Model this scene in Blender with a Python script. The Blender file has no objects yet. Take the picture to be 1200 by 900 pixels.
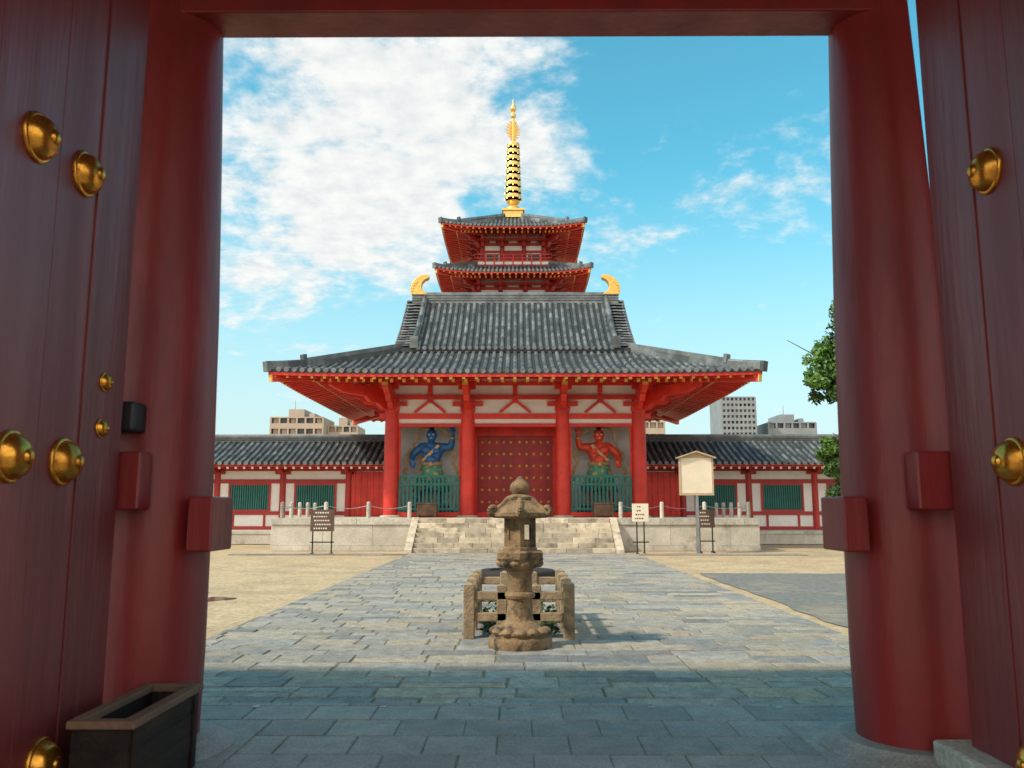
import bpy, math, random
from mathutils import Vector, Matrix
R = random.Random(7)
scene = bpy.context.scene
rad = math.radians

# ------------------------------------------------------------------ mesh accumulator
class M:
    def __init__(s): s.v=[]; s.f=[]; s.a=[]
    def add(s, vs, fs, a=None):
        o=len(s.v); s.v += [tuple(p) for p in vs]
        s.f += [tuple(i+o for i in f) for f in fs]
        if a is None: a=R.random()
        s.a += [a]*len(fs)
    def box(s,x0,x1,y0,y1,z0,z1,a=None):
        vs=[(x,y,z) for z in (z0,z1) for y in (y0,y1) for x in (x0,x1)]
        s.add(vs,[(0,2,3,1),(4,5,7,6),(0,1,5,4),(2,6,7,3),(0,4,6,2),(1,3,7,5)],a)
    def beam(s,p,q,w,h,a=None,up=(0,0,1)):
        p=Vector(p);q=Vector(q);d=(q-p).normalized();u=Vector(up)
        sd=d.cross(u)
        if sd.length<1e-4: sd=Vector((1,0,0))
        sd.normalize(); u=sd.cross(d).normalized()
        vs=[]
        for c in (p,q):
            for i,j in ((-1,-1),(1,-1),(1,1),(-1,1)):
                vs.append(c+sd*(i*w/2)+u*(j*h/2))
        s.add(vs,[(0,1,2,3),(7,6,5,4),(0,4,5,1),(1,5,6,2),(2,6,7,3),(3,7,4,0)],a)
    def cyl(s,p,q,r0,r1=None,n=12,a=None):
        if r1 is None: r1=r0
        p=Vector(p);q=Vector(q);d=(q-p).normalized()
        t=Vector((0,0,1)) if abs(d.z)<.9 else Vector((1,0,0))
        e=d.cross(t).normalized();g=d.cross(e).normalized()
        vs=[]
        for c,r in((p,r0),(q,r1)):
            for i in range(n):
                an=2*math.pi*i/n; vs.append(c+e*math.cos(an)*r+g*math.sin(an)*r)
        fs=[(i,i+n,(i+1)%n+n,(i+1)%n) for i in range(n)]
        fs+=[tuple(range(n)),tuple(range(2*n-1,n-1,-1))]
        s.add(vs,fs,a)
    def lathe(s,prof,mtx=None,n=32,a=None,rot=0.0):
        mtx=mtx or Matrix.Identity(4)
        vs=[];m=len(prof)
        for r,z in prof:
            for i in range(n):
                an=2*math.pi*i/n+rot
                vs.append(mtx@Vector((r*math.cos(an),r*math.sin(an),z)))
        fs=[]
        for k in range(m-1):
            for i in range(n):
                j=(i+1)%n
                fs.append((k*n+i,k*n+j,(k+1)*n+j,(k+1)*n+i))
        fs.append(tuple(range(n-1,-1,-1))); fs.append(tuple((m-1)*n+i for i in range(n)))
        s.add(vs,fs,a)
    def sphere(s,c,r,sc=(1,1,1),n=14,m=9,a=None):
        prof=[(max(1e-4,math.sin(math.pi*k/m))*r,-math.cos(math.pi*k/m)*r) for k in range(m+1)]
        s.lathe(prof,Matrix.Translation(c)@Matrix.Diagonal((sc[0],sc[1],sc[2],1)),n,a)
    def prism(s,poly,mapf,t0,t1,a=None):
        n=len(poly)
        vs=[mapf(p[0],p[1],t0) for p in poly]+[mapf(p[0],p[1],t1) for p in poly]
        fs=[tuple(range(n-1,-1,-1)),tuple(range(n,2*n))]+[(i,(i+1)%n,(i+1)%n+n,i+n) for i in range(n)]
        s.add(vs,fs,a)
    def path(s,pts,r,n=6,a=None):
        for i in range(len(pts)-1): s.cyl(pts[i],pts[i+1],r,r,n,a)
    def build(s,name,mat,parent=None,smooth=False,bevel=0,split=40):
        me=bpy.data.meshes.new(name); me.from_pydata(s.v,[],s.f)
        at=me.attributes.new('v','FLOAT','FACE'); at.data.foreach_set('value',s.a)
        me.materials.append(mat)
        if smooth: me.polygons.foreach_set('use_smooth',[True]*len(me.polygons))
        me.update()
        ob=bpy.data.objects.new(name,me); scene.collection.objects.link(ob)
        if parent: ob.parent=parent
        if bevel:
            b=ob.modifiers.new('bevel','BEVEL'); b.width=bevel; b.segments=2; b.limit_method='ANGLE'; b.angle_limit=rad(40)
        if smooth and split:
            e=ob.modifiers.new('split','EDGE_SPLIT'); e.split_angle=rad(split)
        return ob
def group(name,loc=(0,0,0)):
    e=bpy.data.objects.new(name,None); scene.collection.objects.link(e); e.location=loc; e.empty_display_size=.2
    return e

# ------------------------------------------------------------------ materials
def mat(name,c1,c2=None,rough=.6,scale=3,vk=0.0,bump=0.0,bscale=40,metal=0,stretch=(1,1,1),ramp=None,coat=0,lo=.35,hi=.65,detail=5,spec=.5,rvar=0.0,wear=None,wstretch=(1,1,1),speck=0):
    m=bpy.data.materials.new(name); m.use_nodes=True
    nt=m.node_tree; N=nt.nodes; L=nt.links
    b=N['Principled BSDF']; b.inputs['Roughness'].default_value=rough; b.inputs['Metallic'].default_value=metal
    b.inputs['Specular IOR Level'].default_value=spec; b.inputs['Coat Weight'].default_value=coat; b.inputs['Coat Roughness'].default_value=.2
    tc=N.new('ShaderNodeTexCoord'); mp=N.new('ShaderNodeMapping'); mp.inputs['Scale'].default_value=stretch
    L.new(tc.outputs['Object'],mp.inputs['Vector'])
    nz=N.new('ShaderNodeTexNoise'); nz.inputs['Scale'].default_value=scale; nz.inputs['Detail'].default_value=detail; nz.inputs['Roughness'].default_value=.62
    L.new(mp.outputs[0],nz.inputs['Vector'])
    mr=N.new('ShaderNodeMapRange'); mr.inputs['From Min'].default_value=lo; mr.inputs['From Max'].default_value=hi
    L.new(nz.outputs['Fac'],mr.inputs['Value'])
    mx=N.new('ShaderNodeMix'); mx.data_type='RGBA'
    L.new(mr.outputs[0],mx.inputs['Factor'])
    c2=c2 or tuple(x*.75 for x in c1)
    mx.inputs[6].default_value=(*c1,1); mx.inputs[7].default_value=(*c2,1)
    at=N.new('ShaderNodeAttribute'); at.attribute_name='v'
    col=mx.outputs[2]
    if ramp:
        cr=N.new('ShaderNodeValToRGB'); els=cr.color_ramp.elements
        while len(els)<len(ramp): els.new(.5)
        for i,c in enumerate(ramp):
            els[i].position=i/(len(ramp)-1); els[i].color=(*c,1)
        L.new(at.outputs['Fac'],cr.inputs[0])
        mm=N.new('ShaderNodeMix'); mm.data_type='RGBA'; mm.blend_type='MULTIPLY'; mm.inputs['Factor'].default_value=1
        L.new(cr.outputs[0],mm.inputs[6]); L.new(col,mm.inputs[7]); col=mm.outputs[2]
    if vk:
        ml=N.new('ShaderNodeMath'); ml.operation='MULTIPLY_ADD'; ml.inputs[1].default_value=2*vk; ml.inputs[2].default_value=1-vk
        L.new(at.outputs['Fac'],ml.inputs[0])
        hs=N.new('ShaderNodeHueSaturation'); L.new(ml.outputs[0],hs.inputs['Value']); L.new(col,hs.inputs['Color']); col=hs.outputs[0]
    if wear:
        wc,wscale,wlo,whi=wear
        mp3=N.new('ShaderNodeMapping'); mp3.inputs['Scale'].default_value=wstretch; mp3.inputs['Location'].default_value=(3.1,1.7,.4); L.new(tc.outputs['Object'],mp3.inputs['Vector'])
        n3=N.new('ShaderNodeTexNoise'); n3.inputs['Scale'].default_value=wscale; n3.inputs['Detail'].default_value=7; n3.inputs['Roughness'].default_value=.7
        L.new(mp3.outputs[0],n3.inputs['Vector'])
        m3=N.new('ShaderNodeMapRange'); m3.inputs['From Min'].default_value=wlo; m3.inputs['From Max'].default_value=whi
        L.new(n3.outputs['Fac'],m3.inputs['Value'])
        x3=N.new('ShaderNodeMix'); x3.data_type='RGBA'; L.new(m3.outputs[0],x3.inputs['Factor']); L.new(col,x3.inputs[6]); x3.inputs[7].default_value=(*wc,1); col=x3.outputs[2]
    if speck:
        n4=N.new('ShaderNodeTexNoise'); n4.inputs['Scale'].default_value=speck; n4.inputs['Detail'].default_value=3
        L.new(tc.outputs['Object'],n4.inputs['Vector'])
        m4=N.new('ShaderNodeMapRange'); m4.inputs['From Min'].default_value=.35; m4.inputs['From Max'].default_value=.65; m4.inputs['To Min'].default_value=.78; m4.inputs['To Max'].default_value=1.18
        L.new(n4.outputs['Fac'],m4.inputs['Value'])
        h4=N.new('ShaderNodeHueSaturation'); L.new(m4.outputs[0],h4.inputs['Value']); L.new(col,h4.inputs['Color']); col=h4.outputs[0]
    L.new(col,b.inputs['Base Color'])
    if rvar:
        rr=N.new('ShaderNodeMapRange'); rr.inputs['To Min'].default_value=rough-rvar; rr.inputs['To Max'].default_value=rough+rvar
        rr.inputs['From Min'].default_value=.3; rr.inputs['From Max'].default_value=.7
        L.new(nz.outputs['Fac'],rr.inputs['Value']); L.new(rr.outputs[0],b.inputs['Roughness'])
    if bump:
        n2=N.new('ShaderNodeTexNoise'); n2.inputs['Scale'].default_value=bscale; n2.inputs['Detail'].default_value=4
        L.new(mp.outputs[0],n2.inputs['Vector'])
        bp=N.new('ShaderNodeBump'); bp.inputs['Strength'].default_value=bump; bp.inputs['Distance'].default_value=.02
        L.new(n2.outputs['Fac'],bp.inputs['Height']); L.new(bp.outputs[0],b.inputs['Normal'])
    return m
RED_N=mat('red_column_paint',(.245,.016,.016),(.18,.012,.013),rough=.46,scale=2.2,bump=.26,bscale=16,stretch=(1,1,.2),rvar=.1,wear=((.115,.010,.011),2.2,.48,.76),wstretch=(1,1,.22))
DOOR=mat('maroon_door_paint',(.215,.034,.034),(.15,.022,.024),rough=.42,scale=1.9,bump=.26,bscale=20,stretch=(1,1,.10),rvar=.12,vk=.12,wear=((.30,.068,.062),5.0,.54,.85),wstretch=(1,1,.10))
RED=mat('vermilion_paint',(.76,.042,.020),(.56,.028,.015),rough=.5,scale=1.8,vk=.14,wear=((.38,.025,.015),1.6,.55,.8))
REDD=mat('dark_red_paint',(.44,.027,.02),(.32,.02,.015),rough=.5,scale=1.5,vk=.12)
WHITE=mat('white_plaster',(.84,.81,.76),(.74,.71,.66),rough=.9,scale=1.2,bump=.05,wear=((.52,.48,.42),1.4,.58,.85))
TILE=mat('grey_roof_tile',(.16,.168,.17),(.075,.08,.084),rough=.5,scale=2.5,vk=.55,bump=.1,bscale=30,wear=((.045,.05,.045),.9,.52,.75))
TILEB=mat('roof_tile_bed',(.035,.04,.043),(.024,.027,.03),rough=.7,scale=6)
GREEN=mat('green_lattice_paint',(.03,.19,.16),(.02,.135,.115),rough=.6,scale=2)
DGREEN=mat('dark_lattice_back',(.012,.055,.05),rough=.8)
GOLD=mat('gold_leaf',(.98,.66,.22),(.82,.50,.14),rough=.36,scale=8,metal=.7,rvar=.08)
GOLDP=mat('gold_paint',(.86,.56,.14),(.72,.44,.10),rough=.42,scale=5,metal=.35)
BRASS=mat('aged_brass',(.86,.40,.055),(.46,.18,.028),rough=.27,scale=14,metal=.9,rvar=.1,bump=.08,bscale=30)
GRAN=mat('granite_blocks',(.58,.53,.455),(.45,.41,.345),rough=.85,scale=2.2,vk=.14,bump=.2,bscale=60,wear=((.24,.21,.17),1.5,.54,.72),speck=30)
PAVE=mat('granite_paving',(1.0,1.0,1.0),(.66,.66,.66),rough=.85,scale=7,bump=.45,bscale=45,spec=.3,
   ramp=[(.22,.213,.205),(.35,.33,.31),(.44,.40,.355),(.47,.375,.275),(.29,.272,.252),(.52,.425,.32),(.26,.262,.26),(.41,.37,.325)],wear=((.42,.315,.20),1.1,.54,.76),speck=55)
FLOOR=mat('grey_floor_slab',(.31,.29,.265),(.23,.217,.20),rough=.6,scale=5,vk=.16,bump=.2,bscale=60,wear=((.40,.34,.265),1.7,.56,.78),speck=60,spec=.35)
JOINT=mat('sandy_joint',(.27,.215,.15),(.14,.11,.075),rough=1,scale=5,bump=.3)
SAND=mat('sand_ground',(.56,.405,.245),(.44,.31,.18),rough=1,scale=1.1,bump=.5,bscale=26,detail=9,wear=((.35,.255,.16),.55,.50,.72),speck=14)
ASPH=mat('dark_gravel',(.24,.225,.205),(.14,.135,.125),rough=1,scale=9,bump=.6,bscale=90,wear=((.38,.30,.21),.9,.52,.70),speck=50)
LANT=mat('weathered_lantern_stone',(.36,.225,.115),(.20,.125,.067),rough=.95,scale=7,bump=.7,bscale=45,wear=((.065,.048,.032),5,.49,.64))
FENC=mat('weathered_fence_stone',(.42,.30,.18),(.26,.185,.115),rough=.95,scale=6,bump=.6,bscale=40,wear=((.09,.075,.05),4,.52,.70))
WOOD=mat('brown_wood',(.22,.125,.07),(.12,.065,.038),rough=.7,scale=4,stretch=(1,.15,1),bump=.3)
LWOOD=mat('light_wood',(.52,.38,.24),(.42,.30,.19),rough=.8,scale=5)
BLACK=mat('black_lacquer',(.012,.012,.014),rough=.5)
DARK=mat('dark_timber',(.035,.022,.018),(.02,.013,.01),rough=.75,scale=3,bump=.2)
DARKB=mat('near_black_planks',(.030,.018,.013),(.012,.008,.007),rough=.75,scale=5,bump=.35,spec=.25,stretch=(1,.2,1),wear=((.075,.045,.028),9,.58,.8),wstretch=(1,.15,1))
GATEIN=mat('gate_inner_paint',(.15,.022,.022),(.10,.015,.017),rough=.7,scale=2,bump=.1)
BOARD=mat('board_paper',(.78,.68,.54),(.70,.60,.46),rough=.9,scale=2)
SIGNB=mat('brown_sign_board',(.12,.065,.045),rough=.6)
TEXTW=mat('sign_lettering',(.75,.72,.65),rough=.8)
METAL=mat('grey_metal',(.35,.35,.36),rough=.4,metal=.8)
LEAF=mat('tree_leaves',(.085,.17,.028),(.045,.10,.018),rough=.55,scale=1.2,vk=.65)
MOSS=mat('moss_leaves',(.06,.10,.03),(.04,.06,.02),rough=.9,scale=2,vk=.5)
BARK=mat('tree_bark',(.10,.075,.055),(.055,.04,.03),rough=.95,scale=8,bump=.6,bscale=20,stretch=(1,1,.3))
BEIGE=mat('beige_concrete',(.46,.36,.28),(.38,.30,.24),rough=.9,scale=.4)
GREYC=mat('grey_concrete',(.27,.285,.30),(.21,.225,.24),rough=.9,scale=.3)
GLASS=mat('dark_window_glass',(.06,.08,.10),rough=.15)

# ------------------------------------------------------------------ roof helpers
def half_tube(T,pts,lat,r,n=5,cap=True,seg_taper=.80):
    lat=Vector(lat)
    for i in range(len(pts)-1):
        p=Vector(pts[i]);q=Vector(pts[i+1]);vs=[]
        for c,rr in((p,r),(q,r*seg_taper)):
            for k in range(n+1):
                an=math.pi*k/n
                vs.append(c+lat*math.cos(an)*rr+Vector((0,0,1))*math.sin(an)*rr)
        fs=[(k,k+1,k+n+2,k+n+1) for k in range(n)]
        fs.append(tuple(range(n,-1,-1)))
        T.add(vs,fs)
    if cap:
        p=Vector(pts[0]);d=(p-Vector(pts[1]));d.z=0;d.normalize()
        T.cyl(p-d*.01,p+d*.05,r*1.12,r*1.12,8,a=.75)

def skirt(parent,cx,cy,hx,hy,D,z0,rise,lift,sp,r,wallx,wally,sagc=.25,seg=.36,raf=.5,th=.16,rw=.11,wallz=None,lc=5.0,tier2=1.3):
    T=M();B=M();U=M();F=M();RF=M();G=M();H=M()
    sides=[(hx,lambda u,v:(cx+u,cy-hy+v),(1,0,0),(0,1),wallx,wally),
           (hy,lambda u,v:(cx+hx-v,cy+u),(0,1,0),(-1,0),wally,wallx),
           (hx,lambda u,v:(cx-u,cy+hy-v),(-1,0,0),(0,-1),wallx,wally),
           (hy,lambda u,v:(cx-hx+v,cy-u),(0,-1,0),(1,0),wally,wallx)]
    for si,(W,P,lat,inw,wl,wd) in enumerate(sides):
        def zf(u,v):
            t=v/D
            c=max(0.0,1-(W-abs(u))/lc)
            return z0+rise*((1-sagc)*t+sagc*t*t)+lift*c*c*(1-t)
        def pt(u,v,dz=0):
            x,y=P(u,v); return (x,y,zf(u,v)+dz)
        nv=7;nu=28
        vs=[pt((2*i/nu-1)*(W-D*j/nv),D*j/nv,0) for j in range(nv+1) for i in range(nu+1)]
        fs=[(j*(nu+1)+i,j*(nu+1)+i+1,(j+1)*(nu+1)+i+1,(j+1)*(nu+1)+i) for j in range(nv) for i in range(nu)]
        B.add(vs,fs)
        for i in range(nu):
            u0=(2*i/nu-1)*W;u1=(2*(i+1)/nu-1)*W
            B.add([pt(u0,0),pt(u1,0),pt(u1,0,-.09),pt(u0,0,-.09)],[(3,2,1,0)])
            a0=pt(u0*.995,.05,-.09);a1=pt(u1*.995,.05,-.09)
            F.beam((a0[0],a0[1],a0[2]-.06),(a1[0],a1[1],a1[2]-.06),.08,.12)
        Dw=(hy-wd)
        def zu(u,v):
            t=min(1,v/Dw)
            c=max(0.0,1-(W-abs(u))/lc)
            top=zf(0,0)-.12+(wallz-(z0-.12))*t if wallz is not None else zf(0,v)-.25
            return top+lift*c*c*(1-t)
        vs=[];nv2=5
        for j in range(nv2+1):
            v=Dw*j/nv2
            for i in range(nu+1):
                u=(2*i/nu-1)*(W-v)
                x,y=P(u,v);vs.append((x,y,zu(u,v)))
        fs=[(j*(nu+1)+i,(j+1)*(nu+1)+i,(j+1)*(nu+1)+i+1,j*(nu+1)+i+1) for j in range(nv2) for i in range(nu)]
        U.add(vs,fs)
        n=int(W*2/sp)
        for k in range(n+1):
            u=-W+(2*W-n*sp)/2+k*sp
            vm=min(D,W-abs(u))
            if vm<.12: continue
            ns=max(1,int(round(vm/seg)))
            pts=[pt(u,vm*q/ns,.01) for q in range(ns+1)]
            half_tube(T,pts,lat,r,4)
        n=int(2*W/raf)
        for k in range(n+1):
            u=-W+.12+(2*W-.24)*k/n
            uw=max(-wl,min(wl,u))
            for tier,(v0,dz) in enumerate(((.12,-.10),(tier2,-.24))):
                def L(v):
                    t=v/Dw
                    uu=u+(uw-u)*t
                    x,y=P(uu,v); return Vector((x,y,zu(uu,v)+dz))
                a=L(v0);b=L(Dw if tier else tier2+.3)
                RF.beam(a,b,rw,rw*1.25)
                d=(a-b).normalized()
                G.beam(a,a+d*.025,rw*1.06,rw*1.3,)
        hp=[Vector(pt(W-v,v,.10)) for v in [D*q/8 for q in range(9)]]
        for q in range(8):
            H.beam(hp[q],hp[q+1],r*2.6,r*3.0)
            H.cyl(hp[q]+Vector((0,0,r*1.5)),hp[q+1]+Vector((0,0,r*1.5)),r*.9,r*.9,8)
        d=(hp[0]-hp[1]).normalized()
        H.beam(hp[0]-d*.02,hp[0]+d*.12,r*3.6,r*4.4)
        H.beam(hp[2]+Vector((0,0,r*2.5)),hp[2]+d*.14+Vector((0,0,r*2.5)),r*3.2,r*4.0)
        H.beam(hp[2]+Vector((0,0,r*1.9)),hp[8]+Vector((0,0,r*1.9)),r*2.0,r*2.0)
        x,y=P(W-.1,.1);xw,yw=P(W-Dw,Dw)
        a=Vector((x,y,zu(W-.1,.1)-.22));b=Vector((xw,yw,zu(W-Dw,Dw)-.3))
        RF.beam(a,b,rw*1.8,rw*2.2); d=(a-b).normalized(); G.beam(a,a+d*.04,rw*1.9,rw*2.3)
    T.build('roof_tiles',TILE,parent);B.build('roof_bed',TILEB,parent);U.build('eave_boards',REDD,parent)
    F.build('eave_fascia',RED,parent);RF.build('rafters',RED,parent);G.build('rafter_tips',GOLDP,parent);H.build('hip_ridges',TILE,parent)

# ------------------------------------------------------------------ ground & paths
g=M();g.add([(-500,-300,-.03),(500,-300,-.03),(500,900,-.03),(-500,900,-.03)],[(0,1,2,3)]);g.build('ground',SAND)
def stones(name,matl,x0,x1,y0,y1,dr,wr,gap,z,jit,regular=False,bed=True):
    e=group(name)
    S=M()
    def stone(xa,xb,ya,yb):
        g2=gap*R.uniform(.5,1.6)/2
        zt=z+R.uniform(-jit,jit);c=.007
        tl=[R.uniform(-jit,jit)*.6 for _ in range(4)]
        j=[R.uniform(-.010,.010)*(0 if regular else 1) for _ in range(8)]
        P=[(xa+g2+j[0],ya+g2+j[1]),(xb-g2+j[2],ya+g2+j[3]),(xb-g2+j[4],yb-g2+j[5]),(xa+g2+j[6],yb-g2+j[7])];ctr=((xa+xb)/2,(ya+yb)/2)
        vs=[(p[0],p[1],-.02) for p in P]+[(p[0],p[1],zt-c) for p in P]
        vs+=[(p[0]+(c if p[0]<ctr[0] else -c),p[1]+(c if p[1]<ctr[1] else -c),zt+tl[i]) for i,p in enumerate(P)]
        fs=[(8,9,10,11)]
        for i in range(4):
            k=(i+1)%4
            fs+=[(i,k,k+4,i+4),(i+4,k+4,k+8,i+8)]
        S.add(vs,fs)
    y=y0;row=0
    while y<y1-.05:
        d=R.uniform(*dr)
        if y+d>y1-.1: d=y1-y
        x=x0-(R.uniform(0,.4) if not regular else (row%2)*wr[0]*.5)
        while x<x1:
            w=R.uniform(*wr)
            if not regular and R.random()<.2: w*=.6
            xa=max(x,x0);xb=min(x+w,x1)
            if xb-xa>.08:
                if not regular and d>.34 and R.random()<.3:
                    ym=y+d*R.uniform(.4,.6); stone(xa,xb,y,ym); stone(xa,xb,ym,y+d)
                else: stone(xa,xb,y,y+d)
            x+=w
        y+=d;row+=1
    S.build('slabs',matl,e)
    if bed:
        J=M();J.add([(x0,y0,z-.008),(x1,y0,z-.008),(x1,y1,z-.008),(x0,y1,z-.008)],[(0,1,2,3)]);J.build('joint_bed',JOINT,e)
    return e
stones('stone_path',PAVE,-3.6,3.92,6.72,28.75,(.22,.44),(.30,1.0),.018,.012,.0038)
stones('gate_floor',FLOOR,-9,9,-6,6.7,(.42,.42),(.455,.455),.008,.03,.0012,True)
stones('terrace_apron_path',PAVE,-9.5,-3.62,28.0,28.72,(.36,.36),(.6,1.1),.02,.0,.004)
stones('terrace_apron_path',PAVE,3.94,9.5,28.0,28.72,(.36,.36),(.6,1.1),.02,.0,.004)
a=M()
pts=[];NE=60
for q in range(NE):
    t=q/NE*4;k=int(t);fr=t-k
    cs=[(4.2,11.2),(10.5,11.0),(10.6,20.2),(4.25,20.3)]
    p=Vector(cs[k]).lerp(Vector(cs[(k+1)%4]),fr);pts.append((p.x+R.uniform(-.06,.06),p.y+R.uniform(-.08,.08),-.018))
a.add(pts,[tuple(range(NE))]);a.build('gravel_patch',ASPH)
PUD=mat('damp_puddle',(.10,.075,.05),(.07,.05,.035),rough=.12,scale=3)
for px_,py_,rx_,ry_ in((-5.1,14.6,.26,.36),(-5.9,15.6,.22,.3),(-6.3,13.3,.3,.2)):
    a=M();pp=[]
    for q in range(28):
        an=2*math.pi*q/28;k_=1+.25*math.sin(3*an+px_)+R.uniform(-.08,.08);pp.append((px_+rx_*k_*math.cos(an),py_+ry_*k_*math.sin(an),-.024))
    a.add(pp,[tuple(range(28))]);a.build('puddle',PUD)
k=M()
for x in (-1.95,-1.0,-.05,1.0,1.95): k.cyl((x,6.55,.02),(x,6.55,.036),.03,.03,16)
k.build('floor_marker_discs',METAL)
rd=M();rd.lathe([(.02,0),(.84,0),(.86,.05),(.84,.13),(.80,.15),(.62,.15),(.60,.11),(.01,.11)],Matrix.Translation((.0,18.9,.01)),40)
rd.build('round_stone_basin',DARK,smooth=True)
lf=M()
for _ in range(260):
    x=R.uniform(-3.5,3.9);y=R.uniform(6.9,26);s_=R.uniform(.010,.022);an=R.uniform(0,6.28)
    lf.add([(x+s_*math.cos(an+q*1.57)*(1 if q%2 else .55),y+s_*math.sin(an+q*1.57)*(1 if q%2 else .55),.020+.004*(q%2)) for q in range(4)],[(0,1,2,3)])
lf.build('fallen_leaves',mat('dry_leaf',(.20,.11,.04),(.12,.07,.03),rough=.9,vk=.4))

# ------------------------------------------------------------------ foreground gate
eg=group('entrance_gate')
C=M();SB=M()
for cx in (-2.33,2.45):
    prof=[(.34,.09),(.352,.6),(.35,1.6),(.33,2.8),(.295,3.9),(.262,4.79),(.25,5.15)]
    C.lathe(prof,Matrix.Translation((cx,5.45,0)),64)
    SB.lathe([(.56,.0),(.56,.05),(.53,.065),(.47,.075),(.44,.11),(.36,.115)],Matrix.Translation((cx,5.45,.0)),56)
    SB.box(cx-.62,cx+.62,4.95,6.1,.0,.042)
C.build('columns',RED_N,eg,smooth=True);SB.build('column_bases',FLOOR,eg,smooth=True)
Lm=M()
Lm.box(-2.36,2.48,5.2,5.52,4.79,5.15)
Lm.box(-9,9,5.3,5.48,5.15,5.6)
for s,cx in((-1,-2.33),(1,2.45)):
    xi=cx+(-s)*.34
    Lm.box(min(xi,xi-s*.15),max(xi,xi-s*.15),5.12,5.5,1.24,1.57)
    xo=cx-s*.12
    Lm.box(min(xo,xo+s*1.6),max(xo,xo+s*1.6),4.93,5.09,1.49,1.83)
Lm.build('beams',RED_N,eg,bevel=.012)
W_=M()
for s,cx in((-1,-2.33),(1,2.45)):
    xa=cx+s*.42
    W_.box(min(xa,s*9),max(xa,s*9),5.36,5.5,0,5.14)
W_.box(-9,9,.6,5.3,5.6,5.7)
for y in [.7+i*.9 for i in range(5)]: W_.box(-9,9,y,y+.16,5.42,5.6)
W_.build('walls_and_ceiling',GATEIN,eg)
bk=M();bk.box(-2.80,-2.27,4.94,5.12,1.95,2.13);bk.build('hinge_block',BLACK,eg,bevel=.02)
st=M();st.box(2.36,2.75,4.1,5.05,0.03,.2);st.build('threshold_stone',GRAN,eg,bevel=.02)
def stud(B,x,y,z,r,s):
    prof=[(1,0),(1,.10),(.96,.15),(.88,.16),(.86,.22),(.83,.32),(.75,.46),(.62,.58),(.46,.67),(.32,.71),(.27,.74),(.25,.80),(.17,.86),(.08,.885),(.01,.89)]
    B.lathe([(a*r,b*r) for a,b in prof],Matrix.Translation((x,y,z))@Matrix.Rotation(s*math.pi/2,4,'Y'),36)
for s,X in((1,-2.33),(-1,2.52)):
    d=group('gate_door')
    D_=M()
    xo=X-s*.11
    ys=[2.45,2.98,3.52,4.06,4.44]
    for i in range(len(ys)-1):
        D_.box(min(X,xo),max(X,xo),ys[i]+.0006,ys[i+1]-.0006,.12,4.75)
    D_.box(min(X+s*.010,xo),max(X+s*.010,xo),4.442,4.9,.12,4.75)
    D_.build('leaf',DOOR,d,bevel=.003)
    S_=M()
    for z in(.27,1.735,3.28):
        for y in((4.30,3.85,3.1) if s>0 else (4.29,3.74,3.1)): stud(S_,X+s*.001,y,z,.124,s)
    if s>0:
        stud(S_,X+s*.011,4.66,2.2,.055,s);stud(S_,X+s*.011,4.65,1.94,.055,s)
    S_.build('studs',BRASS,d,smooth=True,split=60)
tb=group('wooden_trough');t=M()
x0,x1,y0,y1=-2.14,-1.86,4.22,5.08
t.box(x0,x1,y0,y0+.03,.03,.45);t.box(x0,x1,y1-.03,y1,.03,.45);t.box(x0,x0+.03,y0+.03,y1-.03,.03,.45);t.box(x1-.03,x1,y0+.03,y1-.03,.03,.45);t.box(x0+.03,x1-.03,y0+.03,y1-.03,.08,.11)
for z in(.13,.24,.35):
    t.box(x1,x1+.004,y0,y1,z+.004,z+.098);t.box(x0,x1,y0-.004,y0,z+.004,z+.098)
for y in(y0+.02,y1-.07): t.box(x1+.004,x1+.018,y,y+.05,.04,.45)
t.build('planks',DARKB,tb,bevel=.003)
t=M();t.box(x0-.02,x1+.03,y0-.02,y0+.045,.452,.49);t.box(x0-.02,x1+.03,y1-.045,y1+.02,.452,.49);t.box(x1-.04,x1+.03,y0+.047,y1-.047,.452,.491);t.box(x0-.02,x0+.04,y0+.047,y1-.047,.452,.491)
t.build('rim',WOOD,tb,bevel=.005)

# ------------------------------------------------------------------ stone lantern
ln=group('stone_lantern');l=M();X,Y=.03,9.45
def lat(prof,n=40,rot=0,z=0): l.lathe(prof,Matrix.Translation((X,Y,z)),n,rot=rot)
lat([(.34,.0),(.35,.03),(.35,.10),(.335,.125),(.30,.13),(.295,.15),(.31,.165),(.30,.19),(.25,.215),(.20,.25),(.175,.285),(.165,.29)])
for i in range(12):
    an=2*math.pi*i/12
    l.sphere((X+.265*math.cos(an),Y+.265*math.sin(an),.185),.075,(1,1,.6),10,6)
lat([(.165,.285),(.15,.30),(.142,.34),(.135,.52),(.160,.535),(.168,.56),(.160,.585),(.135,.60),(.132,.78),(.145,.80),(.155,.82),(.15,.835),(.20,.87),(.25,.925),(.265,.95)],40)
for i in range(12):
    an=2*math.pi*(i+.5)/12
    l.sphere((X+.205*math.cos(an),Y+.205*math.sin(an),.905),.062,(1,1,.8),10,6)
lat([(.255,.945),(.285,.955),(.29,1.02),(.27,1.035),(.22,1.04),(.215,1.07),(.19,1.085)],6,rot=math.pi/6)
hexp=[(math.cos(math.pi/3*i+math.pi/6),math.sin(math.pi/3*i+math.pi/6)) for i in range(6)]
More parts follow.
